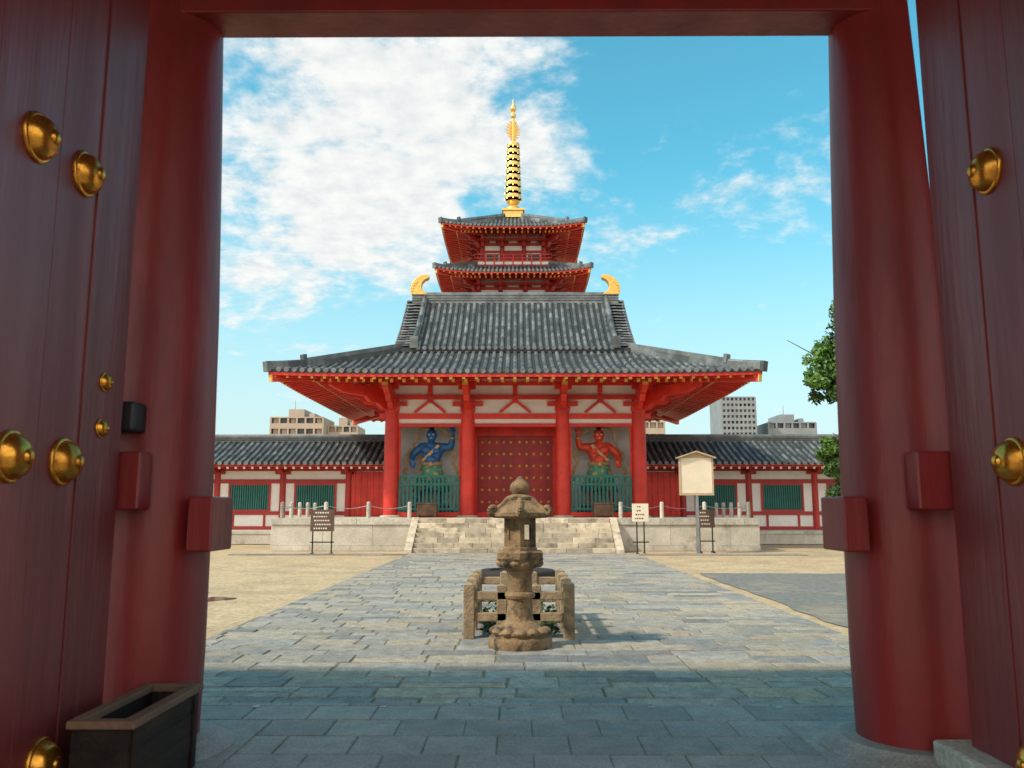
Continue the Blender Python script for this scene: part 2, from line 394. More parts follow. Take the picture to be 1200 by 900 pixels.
for i in range(6):
    hx,hy=hexp[i]; nx,ny=hexp[(i+1)%6]
    a0=Vector((X+hx*.175,Y+hy*.175,0));b0=Vector((X+nx*.175,Y+ny*.175,0))
    for z0,z1 in((1.075,1.15),(1.32,1.40)):
        l.beam(a0+Vector((0,0,(z0+z1)/2)),b0+Vector((0,0,(z0+z1)/2)),.035,z1-z0)
    sw=.27
    for p,q in((0,sw),(1-sw,1)):
        l.beam(a0.lerp(b0,p)+Vector((0,0,1.235)),a0.lerp(b0,q)+Vector((0,0,1.235)),.034,.17)
    if i%2==1:
        l.beam(a0.lerp(b0,sw)+Vector((0,0,1.235)),a0.lerp(b0,1-sw)+Vector((0,0,1.235)),.015,.17)
    l.cyl((a0.x,a0.y,1.075),(a0.x,a0.y,1.40),.022,.022,8)
prof=[(.17,1.385),(.33,1.395),(.352,1.415),(.35,1.45),(.30,1.485),(.24,1.525),(.185,1.57),(.15,1.605)]
lat(prof,6,rot=math.pi/6)
for hx,hy in hexp:
    pts=[]
    for t_ in range(9):
        an=t_/8*math.pi*1.25
        rr=.345-.0+ .04*math.sin(an)
        zz=1.43+.042*(1-math.cos(an))
        pts.append((X+hx*rr,Y+hy*rr,zz))
    l.path([(X+hx*.16,Y+hy*.16,1.60),(X+hx*.22,Y+hy*.22,1.54),(X+hx*.29,Y+hy*.29,1.49)]+pts,.027,8)
lat([(.15,1.60),(.15,1.625),(.10,1.645),(.075,1.655),(.09,1.67),(.108,1.70),(.112,1.735),(.095,1.775),(.05,1.81),(.02,1.845),(.003,1.855)],28)
l.build('lantern_stone',LANT,ln,smooth=True,split=35)

sf=group('stone_fence');f=M()
xs=(-.56,.60);ya,yb=10.05,12.1
def post(x,y,h=.62,w=.13):
    f.box(x-w/2,x+w/2,y-w/2,y+w/2,0.0,h)
    f.add([(x-w/2,y-w/2,h),(x+w/2,y-w/2,h),(x+w/2,y+w/2,h),(x-w/2,y+w/2,h),(x,y,h+.035)],[(0,1,4),(1,2,4),(2,3,4),(3,0,4)])
for x in xs:
    for i in range(4): post(x,ya+(yb-ya)*i/3,.62+R.uniform(-.015,.01))
for x in(-.18,.22):
    post(x,ya+.02,.60,.12);post(x,yb,.60,.12)
for z in(.20,.44):
    for x in xs: f.box(x-.045,x+.045,ya+.066,yb-.066,z,z+.10)
    for y in(ya,yb): f.box(xs[0]+.066,xs[1]-.066,y-.04,y+.045,z+.002,z+.102)
f.build('posts_and_rails',FENC,sf,bevel=.012)
ms=M()
for i in range(1200):
    x=R.uniform(-.45,.5);y=R.uniform(10.2,11.95);z=.02+abs(R.gauss(0,.10))
    a_=R.uniform(0,6.28);s_=R.uniform(.015,.04);e1=Vector((math.cos(a_),math.sin(a_),R.uniform(-.5,.5)))*s_;e2=Vector((-math.sin(a_),math.cos(a_),R.uniform(-.3,1)))*s_
    c=Vector((x,y,z));ms.add([c-e1,c-e2,c+e1,c+e2],[(0,1,2,3)])
ms.build('low_plants',MOSS)
rk=M();rk.sphere((.02,11.0,.08),.32,(1.1,1,.55),12,8);rk.build('garden_rock',FENC,smooth=True)

# ------------------------------------------------------------------ terrace and stairs
CX=-.08
te=group('stone_terrace');t=M()
TX0,TX1,TY0,TY1,TZ=CX-8.8,CX+8.8,30.7,46.5,1.14
t.box(TX0+.06,TX1-.06,TY0+.06,TY1-.06,0,TZ-.02,a=.3)
def courses(xa,xb,y,face='y'):
    for (z0,z1,wl,pr) in((-.02,.16,1.3,.03),(.165,.90,1.9,.0),(.905,TZ,1.5,.05)):
        x=xa
        while x<xb-.02:
            w=min(wl*R.uniform(.85,1.15),xb-x)
            if xb-(x+w)<.3: w=xb-x
            if face=='y': t.box(x+.004,x+w-.004,y-pr,y+.1,z0,z1)
            else:
                s=1 if y>CX else -1
                t.box(min(y-s*.1,y+s*pr),max(y-s*.1,y+s*pr),x+.004,x+w-.004,z0,z1)
            x+=w
courses(TX0,CX-3.72,TY0);courses(CX+3.66,TX1,TY0);courses(TY0+.11,TY1,TX0,'x');courses(TY0+.11,TY1,TX1,'x')
y=TY0+.11
while y<34.2:
    x=TX0+.1
    while x<TX1-.1:
        w=min(.9,TX1-.1-x); t.box(x+.004,x+w-.004,y+.004,y+.55,TZ-.03,TZ+.0+R.uniform(-.002,.002)); x+=.9
    y+=.56
t.build('terrace_blocks',GRAN,te,bevel=.008)
t=M();n=7;hgt=TZ/n
for i in range(n):
    ya_=28.8+i*.29; x=CX-3.45
    while x<CX+3.4-.02:
        w=min(R.uniform(.6,1.15),CX+3.4-x)
        if CX+3.4-(x+w)<.3:w=CX+3.4-x
        t.box(x+.005,x+w-.005,ya_+R.uniform(-.006,.006),ya_+(.285 if i<n-1 else .5),max(-.02,i*hgt-.02),(i+1)*hgt-.003+R.uniform(-.004,.004)); x+=w
for xa_,xb_ in((CX-3.72,CX-3.46),(CX+3.41,CX+3.67)):
    t.prism([(28.65,-.02),(30.75,-.02),(30.95,TZ+.03),(30.7,TZ+.03),(28.65,.12)],lambda p,q,tt:(tt,p,q),xa_,xb_,a=.6)
t.build('stairs',mat('stair_granite',(.60,.50,.375),(.40,.335,.255),rough=.9,scale=4,vk=.32,bump=.3,bscale=50,wear=((.20,.17,.12),2.5,.50,.68)),te,bevel=.012)
bp=group('bollard_chain');b=M();ch=M()
PX=[CX-8.5,CX-6.9,CX-5.35,CX-3.85];rows=[[(x,31.0) for x in PX],[(2*CX-x,31.0) for x in PX],[(CX-8.5,31.0+1.25*i) for i in range(5)],[(CX+8.5,31.0+1.25*i) for i in range(5)]]
for r_ in rows:
    for i,(x,y) in enumerate(r_):
        b.cyl((x,y,TZ),(x,y,TZ+.55),.075,.07,14);b.sphere((x,y,TZ+.55),.072,(1,1,.6),12,6)
        if i<len(r_)-1:
            x2,y2=r_[i+1];pts=[(x+(x2-x)*q/8,y+(y2-y)*q/8,TZ+.46-.12*(1-(q/4-1)**2)) for q in range(9)]
            ch.path(pts,.012,5)
b.build('posts',GRAN,bp,smooth=True);ch.build('chain',METAL,bp)

# ------------------------------------------------------------------ middle temple gate
tg=group('temple_gate')
colx=[CX-5.0,CX-1.92,CX+1.92,CX+5.0]
C=M();SBm=M()
for y in(34,38,42):
    for x in colx:
        C.lathe([(.29,TZ+.06),(.30,2.2),(.295,4),(.265,5.9)],Matrix.Translation((x,y,0)),24)
        SBm.lathe([(.42,TZ),(.42,TZ+.05),(.34,TZ+.08)],Matrix.Translation((x,y,0)),24)
C.build('columns',RED,tg,smooth=True);SBm.build('column_bases',GRAN,tg)
B=M();Wt=M()
for y in(34.0,42.0):
    B.box(CX-5.5,CX+5.5,y-.11,y+.11,5.08,5.30)
    B.box(CX-5.0,CX+5.0,y-.08,y+.08,4.76,4.90)
    B.box(CX-5.6,CX+5.6,y-.14,y+.14,5.88,6.06)
    B.box(CX-5.0,CX+5.0,y-.08,y+.08,6.45,6.62)
    Wt.box(CX-5.0,CX+5.0,y-.02,y+.04,4.9,7.6)
for x in(CX-5.0,CX+5.0):
    for z0,z1 in((5.08,5.30),(5.88,6.06),(4.76,4.9),(3.0,3.15),(1.16,1.4)):
        B.box(x-.1,x+.1,34.2,41.8,z0+.003,z1-.003)
    Wt.box(x-.03,x+.03,34.1,41.9,1.2,7.6)
for i in range(3):
    xm=(colx[i]+colx[i+1])/2;hw=.62
    for zb,zt in((5.32,5.86),):
        for s in(-1,1):
            B.beam((xm+s*hw,33.93,zb+.03),(xm+s*.04,33.93,zt-.05),.10,.10,up=(0,-1,0))
        B.box(xm-.12,xm+.12,33.86,33.97,zt-.13,zt)
    B.box(xm-.09,xm+.09,33.88,33.97,6.08,6.44)
NW=M()
for s in(-1,1):
    xa_,xb_=(colx[0],colx[1]) if s<0 else (colx[2],colx[3])
    NW.box(xa_+.05,xb_-.05,35.55,35.63,TZ,5.0)
    xi=colx[1] if s<0 else colx[2]
    B.box(xi-.05,xi+.05,34.25,36.6,TZ,4.9)
    sx_=-1 if s<0 else 1
    NW.box(min(xi+sx_*.05,xi+sx_*.075),max(xi+sx_*.05,xi+sx_*.075),34.3,35.55,TZ,4.75)
    B.box(xa_,xb_,33.93,34.07,TZ+.02,TZ+.2)
    B.box(xa_+.28,xa_+.36,34.02,34.1,TZ,4.76);B.box(xb_-.36,xb_-.28,34.02,34.1,TZ,4.76)
NW.build('niche_plaster',mat('fresh_white_plaster',(.90,.88,.84),(.84,.82,.78),rough=.9),tg)
Wt.build('plaster_walls',WHITE,tg);
def arm(B,x,y,dx,dy,z,L):
    prof=[(0,z-.55),(.5,z-.50),(.8,z-.28),(1.15,z-.26),(1.35,z-.05),(L*.8,z),(L,z+.22),(L,z+.42),(0,z+.30)]
    n=Vector((dx,dy,0)).normalized();sd=Vector((-n.y,n.x,0))
    B.prism(prof,lambda p,q,t:Vector((x,y,0))+n*p+sd*t+Vector((0,0,q)),-.11,.11)
    for p,zz in((.75,z+.33),(L*.92,z+.50)):
        c=Vector((x,y,zz))+n*p;B.beam(c-sd*.35,c+sd*.35,.18,.16);
        for q in(-.34,0,.34): B.box(c.x+sd.x*q-.1,c.x+sd.x*q+.1,c.y+sd.y*q-.1,c.y+sd.y*q+.1,zz+.08,zz+.22)
for x in colx:
    arm(B,x,34,0,-1,5.95,2.1);arm(B,x,42,0,1,5.95,2.1)
for y in(34,38,42):
    arm(B,colx[0],y,-1,0,5.95,2.1);arm(B,colx[3],y,1,0,5.95,2.1)
for sx,x in((-1,colx[0]),(1,colx[3])):
    for sy,y in((-1,34),(1,42)): arm(B,x,y,sx,sy,5.95,3.0)
for x in colx: B.box(x-.62,x+.62,33.8,33.98,5.6,5.78);B.box(x-.3,x+.3,33.78,33.99,5.4,5.58)
ey=2.0
for y in(34-ey,42+ey): B.box(CX-7.2,CX+7.2,y-.1,y+.1,6.42,6.58)
for x in(colx[0]-ey,colx[3]+ey): B.box(x-.1,x+.1,31.8,44.2,6.423,6.577)
B.build('beams_and_brackets',RED,tg,bevel=.008)
Ct=M()
for x in colx:
    Ct.box(x-.115,x+.115,31.885,31.897,6.19,6.35)
    for q in(-.625,.613): Ct.box(x+q,x+q+.012,33.81,33.97,5.61,5.77)
Ct.build('bracket_end_paint',GOLDP,tg)
So=M();So.box(CX-5,CX+5,34.1,41.9,6.9,7.0);So.box(colx[1],colx[2],34.1,36.2,4.92,5.0);
So.build('inner_ceiling',REDD,tg)
Dd=M();yd=35.4
Dd.box(CX-1.86,CX-1.58,yd-.1,yd+.1,TZ,4.85);Dd.box(CX+1.58,CX+1.86,yd-.1,yd+.1,TZ,4.85);Dd.box(CX-1.58,CX+1.58,yd-.12,yd+.1,4.5,4.9)
Dd.box(CX-1.58,CX+1.58,yd-.15,yd+.12,TZ,TZ+.2)
Dd.build('door_frame',RED,tg)
Dl=M();Gs=M()
for s in(-1,1):
    xa_=CX if s>0 else CX-1.57
    xb_=xa_+1.57
    Dl.box(xa_+.01,xb_-.01,yd,yd+.08,TZ+.2,4.5)
    for q in range(5): Dl.box(xa_+.03+q*.312,xa_+.03+q*.312+.295,yd-.012,yd+.001,TZ+.25,4.47)
    for zi in range(6):
        for xi in range(5):
            Gs.lathe([(.065,0),(.06,.02),(.03,.05),(.002,.06)],Matrix.Translation((xa_+.18+xi*.302,yd-.012,1.75+zi*.5))@Matrix.Rotation(math.pi/2,4,'X'),10)
Dl.build('door_leaves',mat('gate_door_red',(.38,.023,.018),(.28,.017,.014),rough=.5,vk=.14),tg);Gs.build('door_studs',GOLDP,tg,smooth=True)
Gf=M()
for xa_,xb_ in((colx[0]+.36,colx[1]-.36),(colx[2]+.36,colx[3]-.36)):
    for z in(2.72,2.40,1.42): Gf.box(xa_,xb_,33.95,34.03,z,z+.09)
    n=15
    for i in range(n+1):
        x=xa_+(xb_-xa_)*i/n; Gf.box(x-.04,x+.04,33.97,34.01,1.36,2.72)
Gf.build('green_lattice',GREEN,tg)
skirt(tg,CX,38,8.95,8.0,4.3,6.40,1.54,.08,.285,.085,5.0,4.0,wallz=6.98,raf=.46,sagc=.3)
T=M();Bd=M();HR=M();GB=M()
yr=38;zb,zt=8.02,11.0
def zr(t): return zb+(zt-zb)*(.78*t+.22*t*t)
for s in(-1,1):
    ns=12
    P=lambda x,t:(x,yr+s*(3.95*(1-t)),zr(t))
    vs=[P(CX+sx*4.85,q/ns) for q in range(ns+1) for sx in(-1,1)]
    Bd.add(vs,[(2*q,2*q+1,2*q+3,2*q+2) for q in range(ns)])
    vs2=[(v[0],v[1],v[2]-.16) for v in vs];Bd.add(vs2,[(2*q,2*q+2,2*q+3,2*q+1) for q in range(ns)])
    Bd.box(CX-4.85,CX+4.85,yr+s*3.95-.02,yr+s*3.95+.02,zb-.16,zb)
    n=30
    for k in range(n+1):
        x=CX-4.0+8.0*k/n
        half_tube(T,[(x,yr+s*(3.98*(1-q/ns)),zr(q/ns)+.01) for q in range(ns+1)],(1,0,0),.082,5)
    for sx in(-1,1):
        m_=17
        for k in range(m_):
            t_=(k+.5)/m_; y=yr+s*3.95*(1-t_)
            half_tube(T,[(CX+sx*4.95,y,zr(t_)+.02),(CX+sx*4.6,y,zr(t_)+.04),(CX+sx*4.2,y,zr(t_)+.04)],(0,1,.0),.085,4)
        for q in range(ns):
            a_=Vector(P(CX+sx*4.17,q/ns))+Vector((0,0,.16));b_=Vector(P(CX+sx*4.17,(q+1)/ns))+Vector((0,0,.16))
            HR.beam(a_,b_,.22,.26);HR.cyl(a_+Vector((0,0,.14)),b_+Vector((0,0,.14)),.09,.09,8)
        e=Vector(P(CX+sx*4.17,0));HR.box(e.x-.17,e.x+.17,e.y-.1,e.y+.1,e.z,e.z+.5)
        for q in range(ns):
            a_=Vector(P(CX+sx*4.87,q/ns))-Vector((0,0,.25));b_=Vector(P(CX+sx*4.87,(q+1)/ns))-Vector((0,0,.25));GB.beam(a_,b_,.08,.3)
HR.box(CX-4.75,CX+4.75,yr-.2,yr+.2,10.85,11.28)
for z in(10.98,11.1,11.22): HR.box(CX-4.77,CX+4.77,yr-.225,yr+.225,z,z+.03)
HR.cyl((CX-4.75,yr,11.3),(CX+4.75,yr,11.3),.12,.12,12)
T.build('upper_roof_tiles',TILE,tg);Bd.build('upper_roof_bed',TILEB,tg);HR.build('upper_ridges',TILE,tg);GB.build('bargeboards',RED,tg)
Wg=M()
for sx in(-1,1):
    x=CX+sx*4.3
    Wg.add([(x,34.6,7.7),(x,41.4,7.7),(x,38,10.8)],[(0,1,2)])
Wg.build('gable_walls',WHITE,tg)
Sh=M()
for sx in(-1,1):
    outer=[(.30,0),(.42,.18),(.44,.42),(.36,.66),(.20,.86),(-.02,1.0),(-.30,1.06),(-.42,1.0)]
    inner=[(-.40,.88),(-.22,.80),(-.10,.66),(-.06,.48),(-.12,.30),(-.32,.16),(-.40,0)]
    poly=outer+inner
    if sx<0: poly=[(-a_,b_) for a_,b_ in poly][::-1]
    xo=CX+sx*4.42
    Sh.prism(poly,lambda p,q,t:(xo+p,yr+t,11.18+q),-.2,.2)
    for q in range(6):
        a0=q/6*1.45
        Sh.cyl((xo+sx*(.0+.36*math.cos(a0)),yr-.23,11.30+.62*math.sin(a0)),(xo+sx*(.0+.36*math.cos(a0)),yr+.23,11.30+.62*math.sin(a0)),.04,.04,8)
Sh.build('gilt_ridge_finials',GOLDP,tg,bevel=.05)
for x in(CX-3.75+.3,CX+3.15+.3):
    e=group('offering_box');o=M()
    o.box(x-.38,x+.38,33.05,33.5,TZ+.08,TZ+.52)
    o.box(x-.42,x+.42,33.0,33.07,TZ+.52,TZ+.57);o.box(x-.42,x+.42,33.48,33.55,TZ+.52,TZ+.57)
    for q in range(7): o.box(x-.38+q*.118,x-.32+q*.118,33.07,33.48,TZ+.52,TZ+.56)
    for q in(-1,1): o.box(x+q*.33-.04,x+q*.33+.04,33.03,33.52,TZ,TZ+.5)
    o.box(x-.39,x+.39,33.035,33.05,TZ+.26,TZ+.30)
    o.build('slatted_box',WOOD,e)

# ------------------------------------------------------------------ guardian statues
def statue(cx,cy,z0,sc,mirror,skin,skirtm,sashm):
    e=group('guardian_statue',(cx,cy,z0))
    e.scale=(sc*mirror,sc,sc)
    J=[((0,0,1.22),.26),((0,-.03,1.48),.27),((0,-.02,1.80),.34),((0,-.03,2.06),.13),((0,-.05,2.2),.12),
       ((.35,-.02,1.98),.18),((.68,-.12,1.97),.14),((.72,-.22,2.28),.095),((.72,-.26,2.40),.065),
       ((-.35,-.02,1.98),.18),((-.66,-.08,1.70),.14),((-.60,-.34,1.48),.095),((-.58,-.44,1.44),.065),
       ((.20,0,1.05),.19),((.36,-.12,.66),.14),((.36,.02,.2),.085),((.38,-.22,.07),.075),
       ((-.20,0,1.05),.19),((-.34,-.06,.62),.14),((-.42,.05,.2),.085),((-.46,-.2,.07),.075)]
    E=[(0,1),(1,2),(2,3),(3,4),(2,5),(5,6),(6,7),(7,8),(2,9),(9,10),(10,11),(11,12),(0,13),(13,14),(14,15),(15,16),(0,17),(17,18),(18,19),(19,20)]
    me=bpy.data.meshes.new('body');me.from_pydata([j[0] for j in J],E,[]);me.materials.append(skin)
    ob=bpy.data.objects.new('body',me);scene.collection.objects.link(ob);ob.parent=e
    sk=ob.modifiers.new('skin','SKIN')
    for i,j in enumerate(J):
        me.skin_vertices[0].data[i].radius=(j[1],j[1]*.9)
    me.skin_vertices[0].data[0].use_root=True
    sk.use_smooth_shade=True
    ss=ob.modifiers.new('sub','SUBSURF');ss.levels=2;ss.render_levels=2
    h=M();h.sphere((0,-.08,2.37),.19,(.92,1,1.15),20,14)
    h.sphere((0,-.265,2.35),.035,(1,1,1.3));h.sphere((0,-.23,2.255),.06,(1.2,.5,.5));h.sphere((.175,-.06,2.36),.04,(.5,1,1.5));h.sphere((-.175,-.06,2.36),.04,(.5,1,1.5))
    for hx,hy,hz,dz in((.72,-.27,2.48,1),(-.58,-.50,1.42,-1)):
        h.sphere((hx,hy,hz),.075,(1,.6,1.1))
        for q in range(4):
            ox=-.055+q*.037;Lh=.12 if q in(1,2) else .10
            h.path([(hx+ox,hy,hz+dz*.05),(hx+ox*1.2,hy-.02,hz+dz*(.05+Lh*.6)),(hx+ox*1.3,hy-.06,hz+dz*(.05+Lh))],.019,6)
        h.path([(hx+.06,hy,hz),(hx+.10,hy-.02,hz+dz*.04),(hx+.11,hy-.04,hz+dz*.08)],.02,6)
    h.sphere((.16,-.27,1.86),.16,(1,.5,.8));h.sphere((-.16,-.27,1.86),.16,(1,.5,.8));h.sphere((0,-.27,1.52),.18,(1,.5,1))
    h.build('head_hands_muscles',skin,e,smooth=True,split=0)
    d=M()
    d.sphere((0,-.02,2.60),.085,(1,1,1.2));d.sphere((0,-.02,2.50),.14,(1.1,1.1,.5))
    for s in(-1,1): d.beam((s*.03,-.262,2.42),(s*.12,-.235,2.46),.03,.03)
    d.build('hair_and_brows',BLACK,e,smooth=True)
    ey_=M()
    for s in(-1,1): ey_.sphere((s*.068,-.252,2.385),.024)
    ey_.sphere((0,-.262,2.262),.03,(1.4,.5,.35));ey_.build('eyes_and_teeth',WHITE,e,smooth=True)
    k=M()
    n=26
    prof=[(.30,1.42),(.32,1.3),(.37,1.1),(.45,.85),(.53,.62),(.57,.5)]
    vs=[];
    for r,z in prof:
        for i in range(n):
            an=2*math.pi*i/n;w=1+.12*math.sin(an*7+z*3)*(1.45-z)
            vs.append((r*w*math.cos(an)*1.1,r*w*math.sin(an)*.85-.02,z+.06*math.sin(an*3)*(1.42-z)))
    k.add(vs,[(q*n+i,q*n+(i+1)%n,(q+1)*n+(i+1)%n,(q+1)*n+i) for q in range(len(prof)-1) for i in range(n)])
    k.build('skirt',skirtm,e,smooth=True,split=0)
    s_=M();s_.lathe([(.31,1.34),(.36,1.37),(.37,1.44),(.32,1.48)],Matrix.Diagonal((1.05,.92,1,1)),24)
    s_.sphere((0,-.34,1.38),.09)
    pts=[]
    for q in range(25):
        an=-.30+q/24*(math.pi+.6);pts.append(((.60+.05*math.sin(an*6))*math.cos(an),.14+.05*math.sin(an*5),2.14+(.60+.05*math.sin(an*6))*math.sin(an)))
    for q in range(24): s_.beam(pts[q],pts[q+1],.07,.13,up=(0,1,0))
    for s in(-1,1):
        pp=[(s*.60,.1,1.95),(s*.84,0,1.72),(s*.72,-.1,1.42),(s*.92,-.05,1.12),(s*.80,0,.8)]
        for q in range(4): s_.beam(pp[q],pp[q+1],.12,.05,up=(0,1,0))
    s_.beam((-.28,-.27,1.50),(.27,-.33,2.02),.10,.04,up=(0,-1,0))
    for s,zz in((1,2.26),(-1,1.5)): s_.lathe([(.10,-.03),(.125,0),(.10,.03)],Matrix.Translation((.715 if s>0 else -.615,-.2 if s>0 else -.3,zz)),14)
    s_.build('sash_and_ornaments',sashm,e,smooth=True)
    r=M();r.lathe([(.66,-.36),(.70,-.2),(.6,-.06),(.52,.02)],Matrix.Diagonal((1.15,.7,1,1)),9);r.build('rock_pedestal',DARK,e)
BLUE=mat('blue_painted_body',(.025,.15,.38),(.015,.085,.25),rough=.5,scale=6)
REDS=mat('red_painted_body',(.75,.07,.028),(.55,.042,.018),rough=.5,scale=6)
SKG=mat('green_painted_cloth',(.06,.27,.17),(.52,.35,.12),rough=.6,scale=5,lo=.54,hi=.58)
SASH=mat('ochre_painted_sash',(.52,.35,.17),(.35,.22,.11),rough=.6,scale=8)
statue(CX-3.46,34.85,TZ+.45,1.22,1,BLUE,SKG,SASH)
statue(CX+3.46,34.85,TZ+.45,1.22,-1,REDS,SKG,SASH)

# ------------------------------------------------------------------ corridors
for s in(-1,1):
    co=group('temple_corridor')
    xa_=CX+s*5.2;xe=CX+s*27
    mn=lambda a,b:(min(a,b),max(a,b))
    P=M();x0,x1=mn(CX+s*8.95,xe+s*1)
    P.box(x0,x1,36.13,43,-.02,.42)
    x=x0
    while x<x1:
        w=min(1.6,x1-x);P.box(x+.004,x+w-.004,36.0,36.5,.42,.55);P.box(x+.004,x+w-.004,36.03,36.12,0,.415);x+=1.6
    P.box(x0,x1,36.505,43,.42,.547)
    P.build('platform',GRAN,co)
    B=M();Wt=M();Gn=M();Dk=M();RW=M()
    x0,x1=mn(xa_,xe)
    xs_=[CX+s*(7.5+2.95*i) for i in range(7)]
    for y in(38.0,41.0):
        for x in xs_:
            B.cyl((x,y,.55),(x,y,3.1),.15,.14,14)
            B.box(x-.09,x+.09,y-.75 if y<40 else y-.2,y+.2 if y<40 else y+.75,3.08,3.24)
            B.box(x-.34,x+.34,y-.1,y+.1,3.0,3.14)
        for z0,z1 in((.56,.70),(1.20,1.36),(2.60,2.78),(3.15,3.3)): B.box(x0,x1,y-.07,y+.07,z0,z1)
        Wt.box(x0,x1,y-.02,y+.03,.6,3.75)
    for y in (37.25,41.75): B.box(x0,x1,y-.07,y+.07,3.24,3.36)
    for i in range(6):
        xm=(xs_[i]+xs_[i+1])/2;hw=.86
        for y,o in((38.0,-1),):
            B.box(xm-hw-.09,xm-hw,y-.075,y+.06,1.36,2.6);B.box(xm+hw,xm+hw+.09,y-.075,y+.06,1.36,2.6)
            B.box(xm-hw,xm+hw,y-.07,y+.06,1.36,1.43);B.box(xm-hw,xm+hw,y-.07,y+.06,2.52,2.6)
            Dk.box(xm-hw,xm+hw,y-.03,y-.022,1.43,2.52)
            for q in range(17):
                x=xm-hw+.05+q*(2*hw-.1)/16; Gn.box(x-.027,x+.027,y-.062,y-.032,1.43,2.52)
            for q in(-.7,.7): B.box(xm+q-.05,xm+q+.05,y-.05,y+.05,.70,1.2)
    x0r,x1r=mn(xa_,xs_[0]-s*.15)
    RW.box(x0r,x1r,37.9,37.97,1.15,3.1)
    for q in range(8):
        x=x0r+(x1r-x0r)*(q+.5)/8; RW.box(x-.03,x+.03,37.87,37.9,1.15,3.1)
    B.build('timber_frame',REDD,co);Wt.build('plaster',WHITE,co);Gn.build('window_bars',GREEN,co);Dk.build('window_back',DGREEN,co);RW.build('red_boarding',RED,co)
    T=M();Bd=M();RF=M();G=M()
    zE,zR,yE,yR=3.42,4.62,36.55,39.5
    def zc(t): return zE+(zR-zE)*(.85*t+.15*t*t)
    xr0,xr1=mn(CX+s*5.25,xe+s*.8)
    for d in(-1,1):
        ns=8
        vs=[(x,yR+d*(yR-yE)*(1-q/ns),zc(q/ns)) for q in range(ns+1) for x in(xr0,xr1)]
        Bd.add(vs,[(2*q,2*q+1,2*q+3,2*q+2) for q in range(ns)])
        vs=[(a_,b_,c_-.1) for a_,b_,c_ in vs];Bd.add(vs,[(2*q,2*q+2,2*q+3,2*q+1) for q in range(ns)])
        x=xr0+.15
        while x<xr1:
            half_tube(T,[(x,yR+d*(yR-yE)*(1-q/ns),zc(q/ns)+.01) for q in range(ns+1)],(1,0,0),.082,4);x+=.285
        x=xr0+.15
        while x<xr1:
            a_=Vector((x,yR+d*(yR-yE-.12),zE-.17));b_=Vector((x,yR+d*.2,zR-.3));RF.beam(a_,b_,.09,.11);dd=(a_-b_).normalized();G.beam(a_,a_+dd*.02,.095,.115);x+=.36
        RF.box(xr0,xr1,*mn(yR+d*(yR-yE-.04),yR+d*(yR-yE-.1)),zE-.14,zE-.02)
    T.box(xr0,xr1,yR-.16,yR+.16,zR-.05,zR+.2,a=.4);T.cyl((xr0,yR,zR+.22),(xr1,yR,zR+.22),.1,.1,10)
    for z in(.03,.11): T.box(xr0,xr1,yR-.18,yR+.18,zR+z,zR+z+.025,a=.1)
    T.build('roof_tiles',TILE,co);Bd.build('roof_bed',TILEB,co);RF.build('rafters',RED,co);G.build('rafter_tips',WHITE,co)

